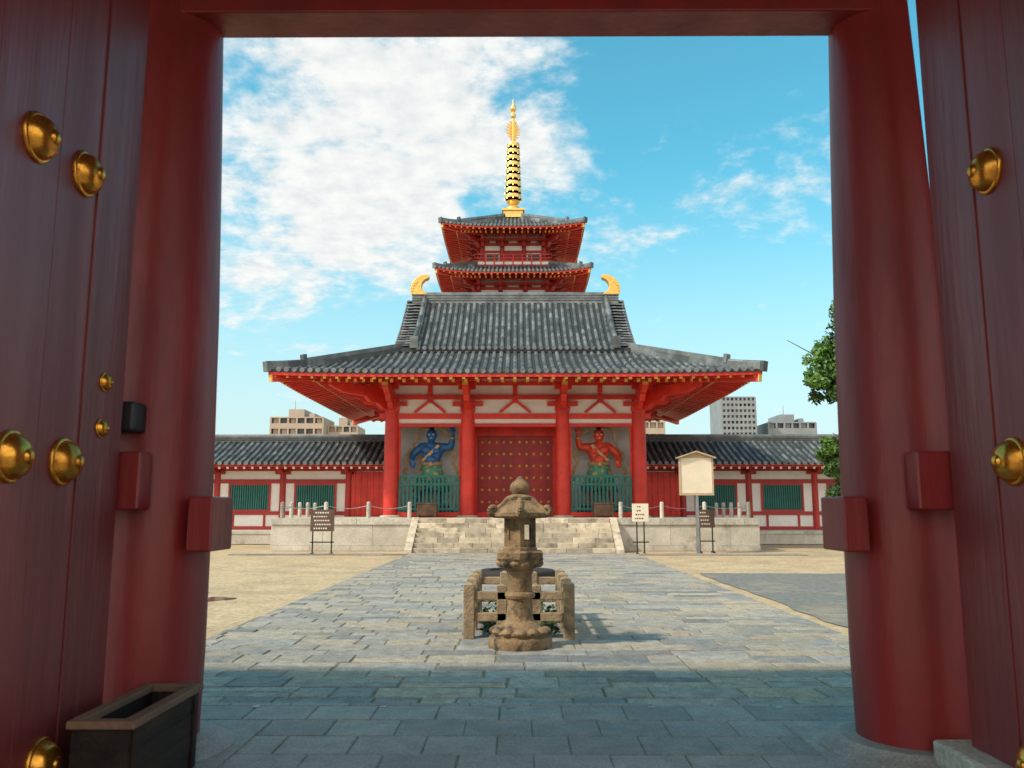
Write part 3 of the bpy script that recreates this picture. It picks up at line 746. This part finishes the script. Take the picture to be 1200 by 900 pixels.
# ------------------------------------------------------------------ pagoda
pg=group('pagoda');PX_,PY_=-.33,72
Bse=M();Bse.box(PX_-8,PX_+8,PY_-8,PY_+8,-.02,1.2);Bse.build('stone_base',GRAN,pg)
eaves=[(7.5,8.3),(7.1,12.4),(6.7,16.45),(6.3,20.45),(5.9,24.4)]
bodies=[3.9,3.55,3.2,2.9,2.6]
B=M();Wt=M();Gp=M();DkP=M();RailW=M()
for i,((w,ze),bh) in enumerate(zip(eaves,bodies)):
    zb0=1.2 if i==0 else eaves[i-1][1]+1.45
    ztop=ze+.75
    Wt.box(PX_-bh,PX_+bh,PY_-bh,PY_+bh,zb0,ztop)
    for fx in(-1,-.36,.36,1):
        for sy in(-1,1):
            B.cyl((PX_+fx*bh,PY_+sy*bh,zb0),(PX_+fx*bh,PY_+sy*bh,ze-.5),.2,.19,12)
            if abs(fx)<1: B.cyl((PX_+sy*bh,PY_+fx*bh,zb0),(PX_+sy*bh,PY_+fx*bh,ze-.5),.2,.19,12)
    def ring(h,z,w_,t_):
        B.box(PX_-h-w_/2,PX_+h+w_/2,PY_-h-w_/2,PY_-h+w_/2,z,z+t_);B.box(PX_-h-w_/2,PX_+h+w_/2,PY_+h-w_/2,PY_+h+w_/2,z,z+t_)
        B.box(PX_-h-w_/2,PX_-h+w_/2,PY_-h+w_/2,PY_+h-w_/2,z+.002,z+t_-.002);B.box(PX_+h-w_/2,PX_+h+w_/2,PY_-h+w_/2,PY_+h-w_/2,z+.002,z+t_-.002)
    ring(bh+.02,ze-1.35,.14,.2);ring(bh+.02,ze-.72,.2,.22);ring(bh+.55,ze-.42,.16,.2);ring(bh+1.15,ze-.12,.16,.2);ring(bh+1.75,ze+.05,.16,.2)
    for k_ in range(4):
        for fx in(-1,-.36,.36,1):
            an=k_*math.pi/2;n=Vector((math.sin(an),-math.cos(an),0));sd=Vector((math.cos(an),math.sin(an),0))
            o=Vector((PX_,PY_,0))+n*bh+sd*fx*bh
            prof=[(0,ze-.95),(.45,ze-.85),(.6,ze-.55),(1.1,ze-.45),(1.25,ze-.18),(1.8,ze-.1),(1.9,ze+.12),(0,ze+.12)]
            B.prism(prof,lambda p,q,t,o=o,n=n,sd=sd:o+n*p+sd*t+Vector((0,0,q)),-.13,.13)
            B.beam(o+n*.1-sd*.55+Vector((0,0,ze-.4)),o+n*.1+sd*.55+Vector((0,0,ze-.4)),.16,.18)
        an=k_*math.pi/2+math.pi/4;n=Vector((math.sin(an),-math.cos(an),0));sd=Vector((math.cos(an),math.sin(an),0))
        o=Vector((PX_,PY_,0))+n*bh*math.sqrt(2)
        prof=[(0,ze-1.0),(.6,ze-.9),(.8,ze-.55),(1.5,ze-.45),(1.7,ze-.18),(2.5,ze-.08),(2.7,ze+.15),(0,ze+.15)]
        B.prism(prof,lambda p,q,t,o=o,n=n,sd=sd:o+n*p+sd*t+Vector((0,0,q)),-.15,.15)
    DkP.box(PX_-.75,PX_+.75,PY_-bh-.05,PY_-bh-.02,zb0+.2,ze-1.35)
    for sx in(-1,1): Gp.box(PX_+sx*bh*.68-.5,PX_+sx*bh*.68+.5,PY_-bh-.05,PY_-bh-.02,zb0+.5,ze-1.5)
    if i>0:
        h=bh+.55
        B.box(PX_-h,PX_+h,PY_-h,PY_+h,zb0-.25,zb0-.02)
        for zr_ in(.30,.55,.86):
            for sy in(-1,1):
                RailW.box(PX_-h-.15,PX_+h+.15,PY_+sy*h-.045,PY_+sy*h+.045,zb0+zr_-.04,zb0+zr_+.04)
                RailW.box(PX_+sy*h-.045,PX_+sy*h+.045,PY_-h-.15,PY_+h+.15,zb0+zr_-.037,zb0+zr_+.037)
        for q in range(9):
            x=-h+2*h*q/8
            for sy in(-1,1):
                RailW.box(PX_+x-.05,PX_+x+.05,PY_+sy*h-.05,PY_+sy*h+.05,zb0-.02,zb0+.82);RailW.box(PX_+sy*h-.05,PX_+sy*h+.05,PY_+x-.05,PY_+x+.05,zb0-.02,zb0+.82)
        Wt.box(PX_-h+.06,PX_+h-.06,PY_-h+.02,PY_+h-.02,zb0+.0,zb0+.26)
    last=(i==4)
    D=w-.25 if last else w-(bodies[i+1]+.45)
    skirt(pg,PX_,PY_,w,w,D,ze,(2.7 if last else 1.35),.34,.33,.1,bh,bh,wallz=ze+.45,raf=.5,sagc=.3,seg=.5,rw=.13,lc=4,tier2=1.2)
B.build('timber_frame',REDD,pg);Wt.build('plaster_walls',WHITE,pg);Gp.build('lattice_windows',GREEN,pg);DkP.build('doors',REDD,pg);RailW.build('balcony_rails',RED,pg)
sp=M();z0=26.9
sp.box(PX_-.85,PX_+.85,PY_-.85,PY_+.85,z0,z0+.6);sp.box(PX_-1.0,PX_+1.0,PY_-1.0,PY_+1.0,z0+.6,z0+.75)
sp.lathe([(.75,z0+.75),(.7,z0+1.0),(.45,z0+1.25),(.2,z0+1.35),(.5,z0+1.5),(.62,z0+1.7),(.2,z0+1.75)],Matrix.Translation((PX_,PY_,0)),24)
sp.cyl((PX_,PY_,z0+1.2),(PX_,PY_,38.0),.17,.08,12)
for q in range(9):
    z=29.0+q*.61;r=.72-.022*q
    sp.lathe([(r,z-.17),(r+.05,z),(r,z+.17),(r-.12,z+.17),(r-.12,z-.17),(r,z-.17)],Matrix.Translation((PX_,PY_,0)),24)
    for k_ in range(4):
        an=k_*math.pi/4;sp.beam((PX_-r*math.cos(an),PY_-r*math.sin(an),z),(PX_+r*math.cos(an),PY_+r*math.sin(an),z),.06,.07)
    for k_ in range(8):
        an=k_*math.pi/4;sp.cyl((PX_+(r+.03)*math.cos(an),PY_+(r+.03)*math.sin(an),z-.30),(PX_+(r+.03)*math.cos(an),PY_+(r+.03)*math.sin(an),z-.15),.06,.03,6)
for k_ in range(4):
    an=k_*math.pi/2+.5
    c=Vector((math.cos(an),math.sin(an),0));sd=Vector((-c.y,c.x,0))
    for q in range(7):
        zz=34.4+q*.27;wd=.78*math.sin(math.pi*(q+1.2)/8.6)
        poly=[(.06,zz-.04),(wd*.9,zz+.03),(wd,zz+.2),(wd*.75,zz+.14),(.5*wd,zz+.21),(.06,zz+.16)]
        sp.prism(poly,lambda p,r_,t,c=c,sd=sd:Vector((PX_,PY_,0))+c*p+sd*t+Vector((0,0,r_)),-.03,.03)
sp.sphere((PX_,PY_,36.75),.26);sp.sphere((PX_,PY_,37.45),.3,(1,1,1.1));sp.cyl((PX_,PY_,37.6),(PX_,PY_,38.35),.12,.01,10)
sp.build('gilt_spire',GOLD,pg,smooth=True)

# ------------------------------------------------------------------ signs
nb=group('notice_board');b=M();x=6.12;y=28.95
b.box(x-.05,x+.05,y-.05,y+.05,-.02,2.0);b.build('post',METAL,nb)
b=M();b.box(x-.53,x+.53,y-.07,y+.0,2.0,3.2);b.build('panel',BOARD,nb,bevel=.01)
b=M();b.box(x-.58,x-.53,y-.09,y+.04,1.93,3.22);b.box(x+.53,x+.58,y-.09,y+.04,1.93,3.22);b.box(x-.53,x+.53,y-.09,y+.04,1.93,2.0)
for s in(-1,1): b.beam((x+s*.66,y-.02,3.20),(x,y-.02,3.42),.34,.045)
b.add([(x-.55,y-.06,3.2),(x+.55,y-.06,3.2),(x,y-.06,3.39)],[(0,1,2)])
b.build('frame_and_roof',LWOOD,nb)
def info(x,y,w,h,zt,legs,board,txt,name='information_sign'):
    e=group(name);b=M();b.box(x-w/2,x+w/2,y-.02,y+.02,zt-h,zt);b.build('board',board,e,bevel=.005)
    b=M()
    for q in legs: b.box(x+q-.02,x+q+.02,y+.022,y+.06,-.02,zt)
    b.box(x-w/2,x+w/2,y+.022,y+.05,.35,.39)
    for q in legs: b.box(x+q-.03,x+q+.03,y-.2,y+.22,-.02,.02)
    b.build('stand',BLACK,e)
    if txt:
        b=M();n=int(h/.13)
        for r_ in range(n):
            zz=zt-.08-r_*.13;xx=x-w/2+.07+R.uniform(0,.1)
            while xx<x+w/2-.14-R.uniform(0,.15):
                ww=R.uniform(.03,.06);b.box(xx,xx+ww,y-.026,y-.021,zz-.045,zz);xx+=ww+.03
        b.build('lettering',txt,e)
info(-6.55,28.6,.8,.72,1.45,(-.32,.32),SIGNB,TEXTW)
info(6.55,29.6,.6,.62,1.45,(-.22,.22),SIGNB,TEXTW)
info(4.15,28.7,.55,.6,1.65,(-.12,.12),BOARD,SIGNB)

# ------------------------------------------------------------------ city buildings
def tower(name,x0,x1,y,dep,h,fl,cols,wall,gap=.45,roof=True):
    e=group(name);b=M();gl=M()
    gl.box(x0+.3,x1-.3,y+.9,y+dep-.3,0,h-.3)
    fh=h/fl
    for k_ in range(fl+1): b.box(x0,x1,y,y+dep,k_*fh-.15,k_*fh+.15)
    for k_ in range(fl): b.box(x0+.01,x1-.01,y+.01,y+.2,k_*fh,k_*fh+fh*gap)
    for c in range(cols+1):
        x=x0+(x1-x0)*c/cols; b.box(x-.2,x+.2,y+.02,y+dep-.02,0,h-.01)
    for k_ in range(fl):
        for c in range(cols):
            if R.random()<.5:
                x=x0+(x1-x0)*(c+.5)/cols; b.box(x-.5,x+.6,y+.6,y+.95,k_*fh,k_*fh+fh)
    if roof:
        b.box(x0+(x1-x0)*.3,x0+(x1-x0)*.6,y+2,y+dep-2,h,h+2.2);b.box(x0+(x1-x0)*.7,x0+(x1-x0)*.8,y+2,y+dep-2,h,h+1.2)
        b.cyl((x0+(x1-x0)*.4,y+3,h+2),(x0+(x1-x0)*.4,y+3,h+4.5),.1,.05,6)
    b.build('concrete_frame',wall,e);gl.build('glazing',GLASS,e)
tower('apartment_building',-59,-46.5,200,12,23.0,9,6,BEIGE)
tower('apartment_building',-46,-39,204,10,21.3,8,4,BEIGE)
tower('office_tower',49,57,200,12,27.8,20,8,GREYC,gap=.42,roof=False)
tower('office_tower',61.5,73,205,14,22.2,8,6,GREYC,gap=.5)
tower('apartment_building',30.5,36,205,10,22.4,8,3,BEIGE,roof=False)
tower('apartment_building',-115,-80,230,14,18.0,7,14,GREYC)
tower('apartment_building',95,130,230,14,19.0,7,14,BEIGE)

# ------------------------------------------------------------------ trees
def tree(cx,cy,clumps,trunk_h,nleaf):
    e=group('broadleaf_tree');b=M()
    b.cyl((cx,cy,-.03),(cx+.1,cy,trunk_h*.5),.30,.22,12);b.cyl((cx+.1,cy,trunk_h*.5),(cx,cy+.1,trunk_h),.22,.13,12)
    for (x,y,z,r) in clumps:
        st_=Vector((cx+.05,cy,min(z*.55,trunk_h)));en=Vector((x,y,z));md=(st_+en)/2+Vector((R.uniform(-.3,.3),R.uniform(-.3,.3),.1))
        b.cyl(st_,md,.10,.07,8);b.cyl(md,en,.07,.03,8)
        for _ in range(4):
            q=en+Vector((R.gauss(0,r*.5),R.gauss(0,r*.5),R.gauss(0,r*.4)));b.cyl(md.lerp(en,.6),q,.03,.01,5)
    b.build('trunk_and_limbs',BARK,e,smooth=True)
    l=M()
    for (x,y,z,r) in clumps:
        subs=[]
        for _ in range(18):
            v=Vector((R.gauss(0,1),R.gauss(0,1),R.gauss(0,.8)));v.normalize();subs.append((Vector((x,y,z))+v*r*R.uniform(.25,.9),r*R.uniform(.24,.40),R.uniform(.1,.95)))
        for sc_,sr,sv in subs:
            for _ in range(int(nleaf*r)):
                v=Vector((R.gauss(0,1),R.gauss(0,1),R.gauss(0,.7)));v=v.normalized()*sr*R.random()**.4
                c=sc_+v
                n1=Vector((R.gauss(0,1),R.gauss(0,1),R.gauss(0,1))).normalized();n2=n1.cross(Vector((R.gauss(0,1),R.gauss(0,1),R.gauss(0,1)))).normalized()
                s1=R.uniform(.05,.09);s2=s1*.6
                l.add([c-n1*s1,c-n2*s2,c+n1*s1,c+n2*s2],[(0,1,2,3)],min(1,max(0,sv+R.uniform(-.2,.2))))
    l.build('foliage',LEAF,e)
tree(11.6,26,[(9.65,26,5.6,.85),(9.95,26,5.25,.7),(10.0,26.2,6.3,.9),(10.35,26,6.95,.85),(10.7,26.1,7.5,.75),(10.9,25.9,6.0,.9),(11.3,25.5,5.6,1.0),(11.6,26,7.7,1.0),(12.6,26,6.5,1.3),(12.5,26.5,8.2,1.2),(9.8,26,3.05,.72),(10.2,26.2,2.3,.75),(10.5,25.9,3.3,.6),(11.2,26,3.1,1.0),(12.4,26,3.6,1.2),(12.4,26.2,5.0,1.1)],5.5,200)

# ------------------------------------------------------------------ camera
cam=bpy.data.cameras.new('camera');co_=bpy.data.objects.new('camera',cam);scene.collection.objects.link(co_)
co_.location=(0,0,1.5);co_.rotation_euler=(rad(98.4),0,rad(.35))
cam.sensor_width=36;cam.lens=29.55;cam.clip_end=3000;cam.clip_start=.05
cam.dof.use_dof=True;cam.dof.focus_distance=30;cam.dof.aperture_fstop=4.0
scene.camera=co_

# ------------------------------------------------------------------ light
EL,AZ=44,242
sun=bpy.data.lights.new('sun','SUN');so=bpy.data.objects.new('sun',sun);scene.collection.objects.link(so)
sun.energy=3.9;sun.angle=rad(3);sun.color=(1,.89,.74)
dirv=Vector((math.sin(rad(AZ))*math.cos(rad(EL)),math.cos(rad(AZ))*math.cos(rad(EL)),math.sin(rad(EL))))
so.rotation_euler=dirv.to_track_quat('Z','Y').to_euler();so.location=dirv*50+Vector((0,20,0))
w=bpy.data.worlds.new('World');scene.world=w;w.use_nodes=True
nt=w.node_tree;N=nt.nodes;L=nt.links;N.clear()
out=N.new('ShaderNodeOutputWorld');bg=N.new('ShaderNodeBackground');bg.inputs[1].default_value=.15;L.new(bg.outputs[0],out.inputs[0])
sky=N.new('ShaderNodeTexSky');sky.sky_type='NISHITA';sky.sun_disc=False;sky.sun_elevation=rad(EL);sky.sun_rotation=rad(AZ);sky.air_density=1.0;sky.dust_density=1.0;sky.ozone_density=1.0
tint=N.new('ShaderNodeMix');tint.data_type='RGBA';tint.blend_type='MULTIPLY';tint.inputs['Factor'].default_value=1;tint.inputs[7].default_value=(.66,1.72,1.50,1);L.new(sky.outputs[0],tint.inputs[6])
tc=N.new('ShaderNodeTexCoord');sx=N.new('ShaderNodeSeparateXYZ');L.new(tc.outputs['Generated'],sx.inputs[0])
def mth(op,a,b=None,c=None):
    n=N.new('ShaderNodeMath');n.operation=op
    for i,v in enumerate((a,b,c)):
        if v is None: continue
        if isinstance(v,(int,float)): n.inputs[i].default_value=v
        else: L.new(v,n.inputs[i])
    return n.outputs[0]
dx,dy,dz=sx.outputs[0],sx.outputs[1],sx.outputs[2]
den=mth('ADD',mth('MAXIMUM',dz,0.0),.22)
px=mth('DIVIDE',dx,den);py=mth('DIVIDE',dy,den)
cb=N.new('ShaderNodeCombineXYZ');L.new(px,cb.inputs[0]);L.new(py,cb.inputs[1])
n1=N.new('ShaderNodeTexNoise');n1.inputs['Scale'].default_value=3.2;n1.inputs['Detail'].default_value=9;n1.inputs['Roughness'].default_value=.62;n1.inputs['Distortion'].default_value=.35;L.new(cb.outputs[0],n1.inputs['Vector'])
n2=N.new('ShaderNodeTexNoise');n2.inputs['Scale'].default_value=18;n2.inputs['Detail'].default_value=6;n2.inputs['Roughness'].default_value=.6;L.new(cb.outputs[0],n2.inputs['Vector'])
def blob(cx,cz,rx,rz):
    a=mth('DIVIDE',mth('SUBTRACT',dx,cx),rx);b=mth('DIVIDE',mth('SUBTRACT',dz,cz),rz)
    s=mth('ADD',mth('MULTIPLY',a,a),mth('MULTIPLY',b,b));return mth('EXPONENT',mth('MULTIPLY',s,-1.0))
front=mth('GREATER_THAN',dy,0.0)
m1=mth('ADD',mth('MULTIPLY',blob(-.13,.41,.22,.15),1.2),mth('MULTIPLY',blob(.28,.36,.09,.055),.60))
m1=mth('ADD',m1,mth('MULTIPLY',blob(-.30,.30,.16,.12),.40))
m1=mth('SUBTRACT',m1,mth('MULTIPLY',blob(.20,.50,.13,.10),.35))
m1=mth('MULTIPLY',m1,front)
bk_=N.new('ShaderNodeMapRange');bk_.inputs['From Min'].default_value=.1;bk_.inputs['From Max'].default_value=-.5;bk_.inputs['To Min'].default_value=0;bk_.inputs['To Max'].default_value=.9;L.new(dy,bk_.inputs['Value'])  # extra cloud cover behind the camera, added to lighten the foreground
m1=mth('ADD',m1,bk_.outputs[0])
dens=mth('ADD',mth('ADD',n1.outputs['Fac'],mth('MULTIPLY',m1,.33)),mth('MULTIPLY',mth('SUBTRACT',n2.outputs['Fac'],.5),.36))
mr=N.new('ShaderNodeMapRange');mr.interpolation_type='SMOOTHSTEP';mr.inputs['From Min'].default_value=.57;mr.inputs['From Max'].default_value=.83;mr.inputs['To Max'].default_value=.97;L.new(dens,mr.inputs['Value'])
hz=N.new('ShaderNodeMapRange');hz.inputs['From Min'].default_value=.0;hz.inputs['From Max'].default_value=.40;hz.inputs['To Min'].default_value=.92;hz.inputs['To Max'].default_value=0;hz.interpolation_type='SMOOTHSTEP';L.new(dz,hz.inputs['Value'])
h1=N.new('ShaderNodeMix');h1.data_type='RGBA';L.new(hz.outputs[0],h1.inputs['Factor']);L.new(tint.outputs[2],h1.inputs[6]);h1.inputs[7].default_value=(5.0,5.6,5.8,1)
cv=N.new('ShaderNodeMapRange');cv.inputs['From Min'].default_value=.35;cv.inputs['From Max'].default_value=.62;L.new(n2.outputs['Fac'],cv.inputs['Value'])
cc_=N.new('ShaderNodeMix');cc_.data_type='RGBA';L.new(cv.outputs[0],cc_.inputs['Factor']);cc_.inputs[6].default_value=(5.5,5.65,5.7,1);cc_.inputs[7].default_value=(6.6,6.6,6.4,1)
# added unseen cloud bank behind the camera, brightened to fill gate fronts and doors
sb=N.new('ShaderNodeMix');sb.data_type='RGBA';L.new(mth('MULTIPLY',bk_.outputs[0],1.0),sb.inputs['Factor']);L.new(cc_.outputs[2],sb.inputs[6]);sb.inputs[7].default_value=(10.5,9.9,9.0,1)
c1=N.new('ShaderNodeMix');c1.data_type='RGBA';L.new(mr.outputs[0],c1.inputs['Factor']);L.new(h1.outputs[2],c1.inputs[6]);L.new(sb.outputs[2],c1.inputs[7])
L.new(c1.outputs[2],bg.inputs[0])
scene.view_settings.view_transform='Standard';scene.view_settings.look='None';scene.view_settings.exposure=0;scene.view_settings.gamma=1
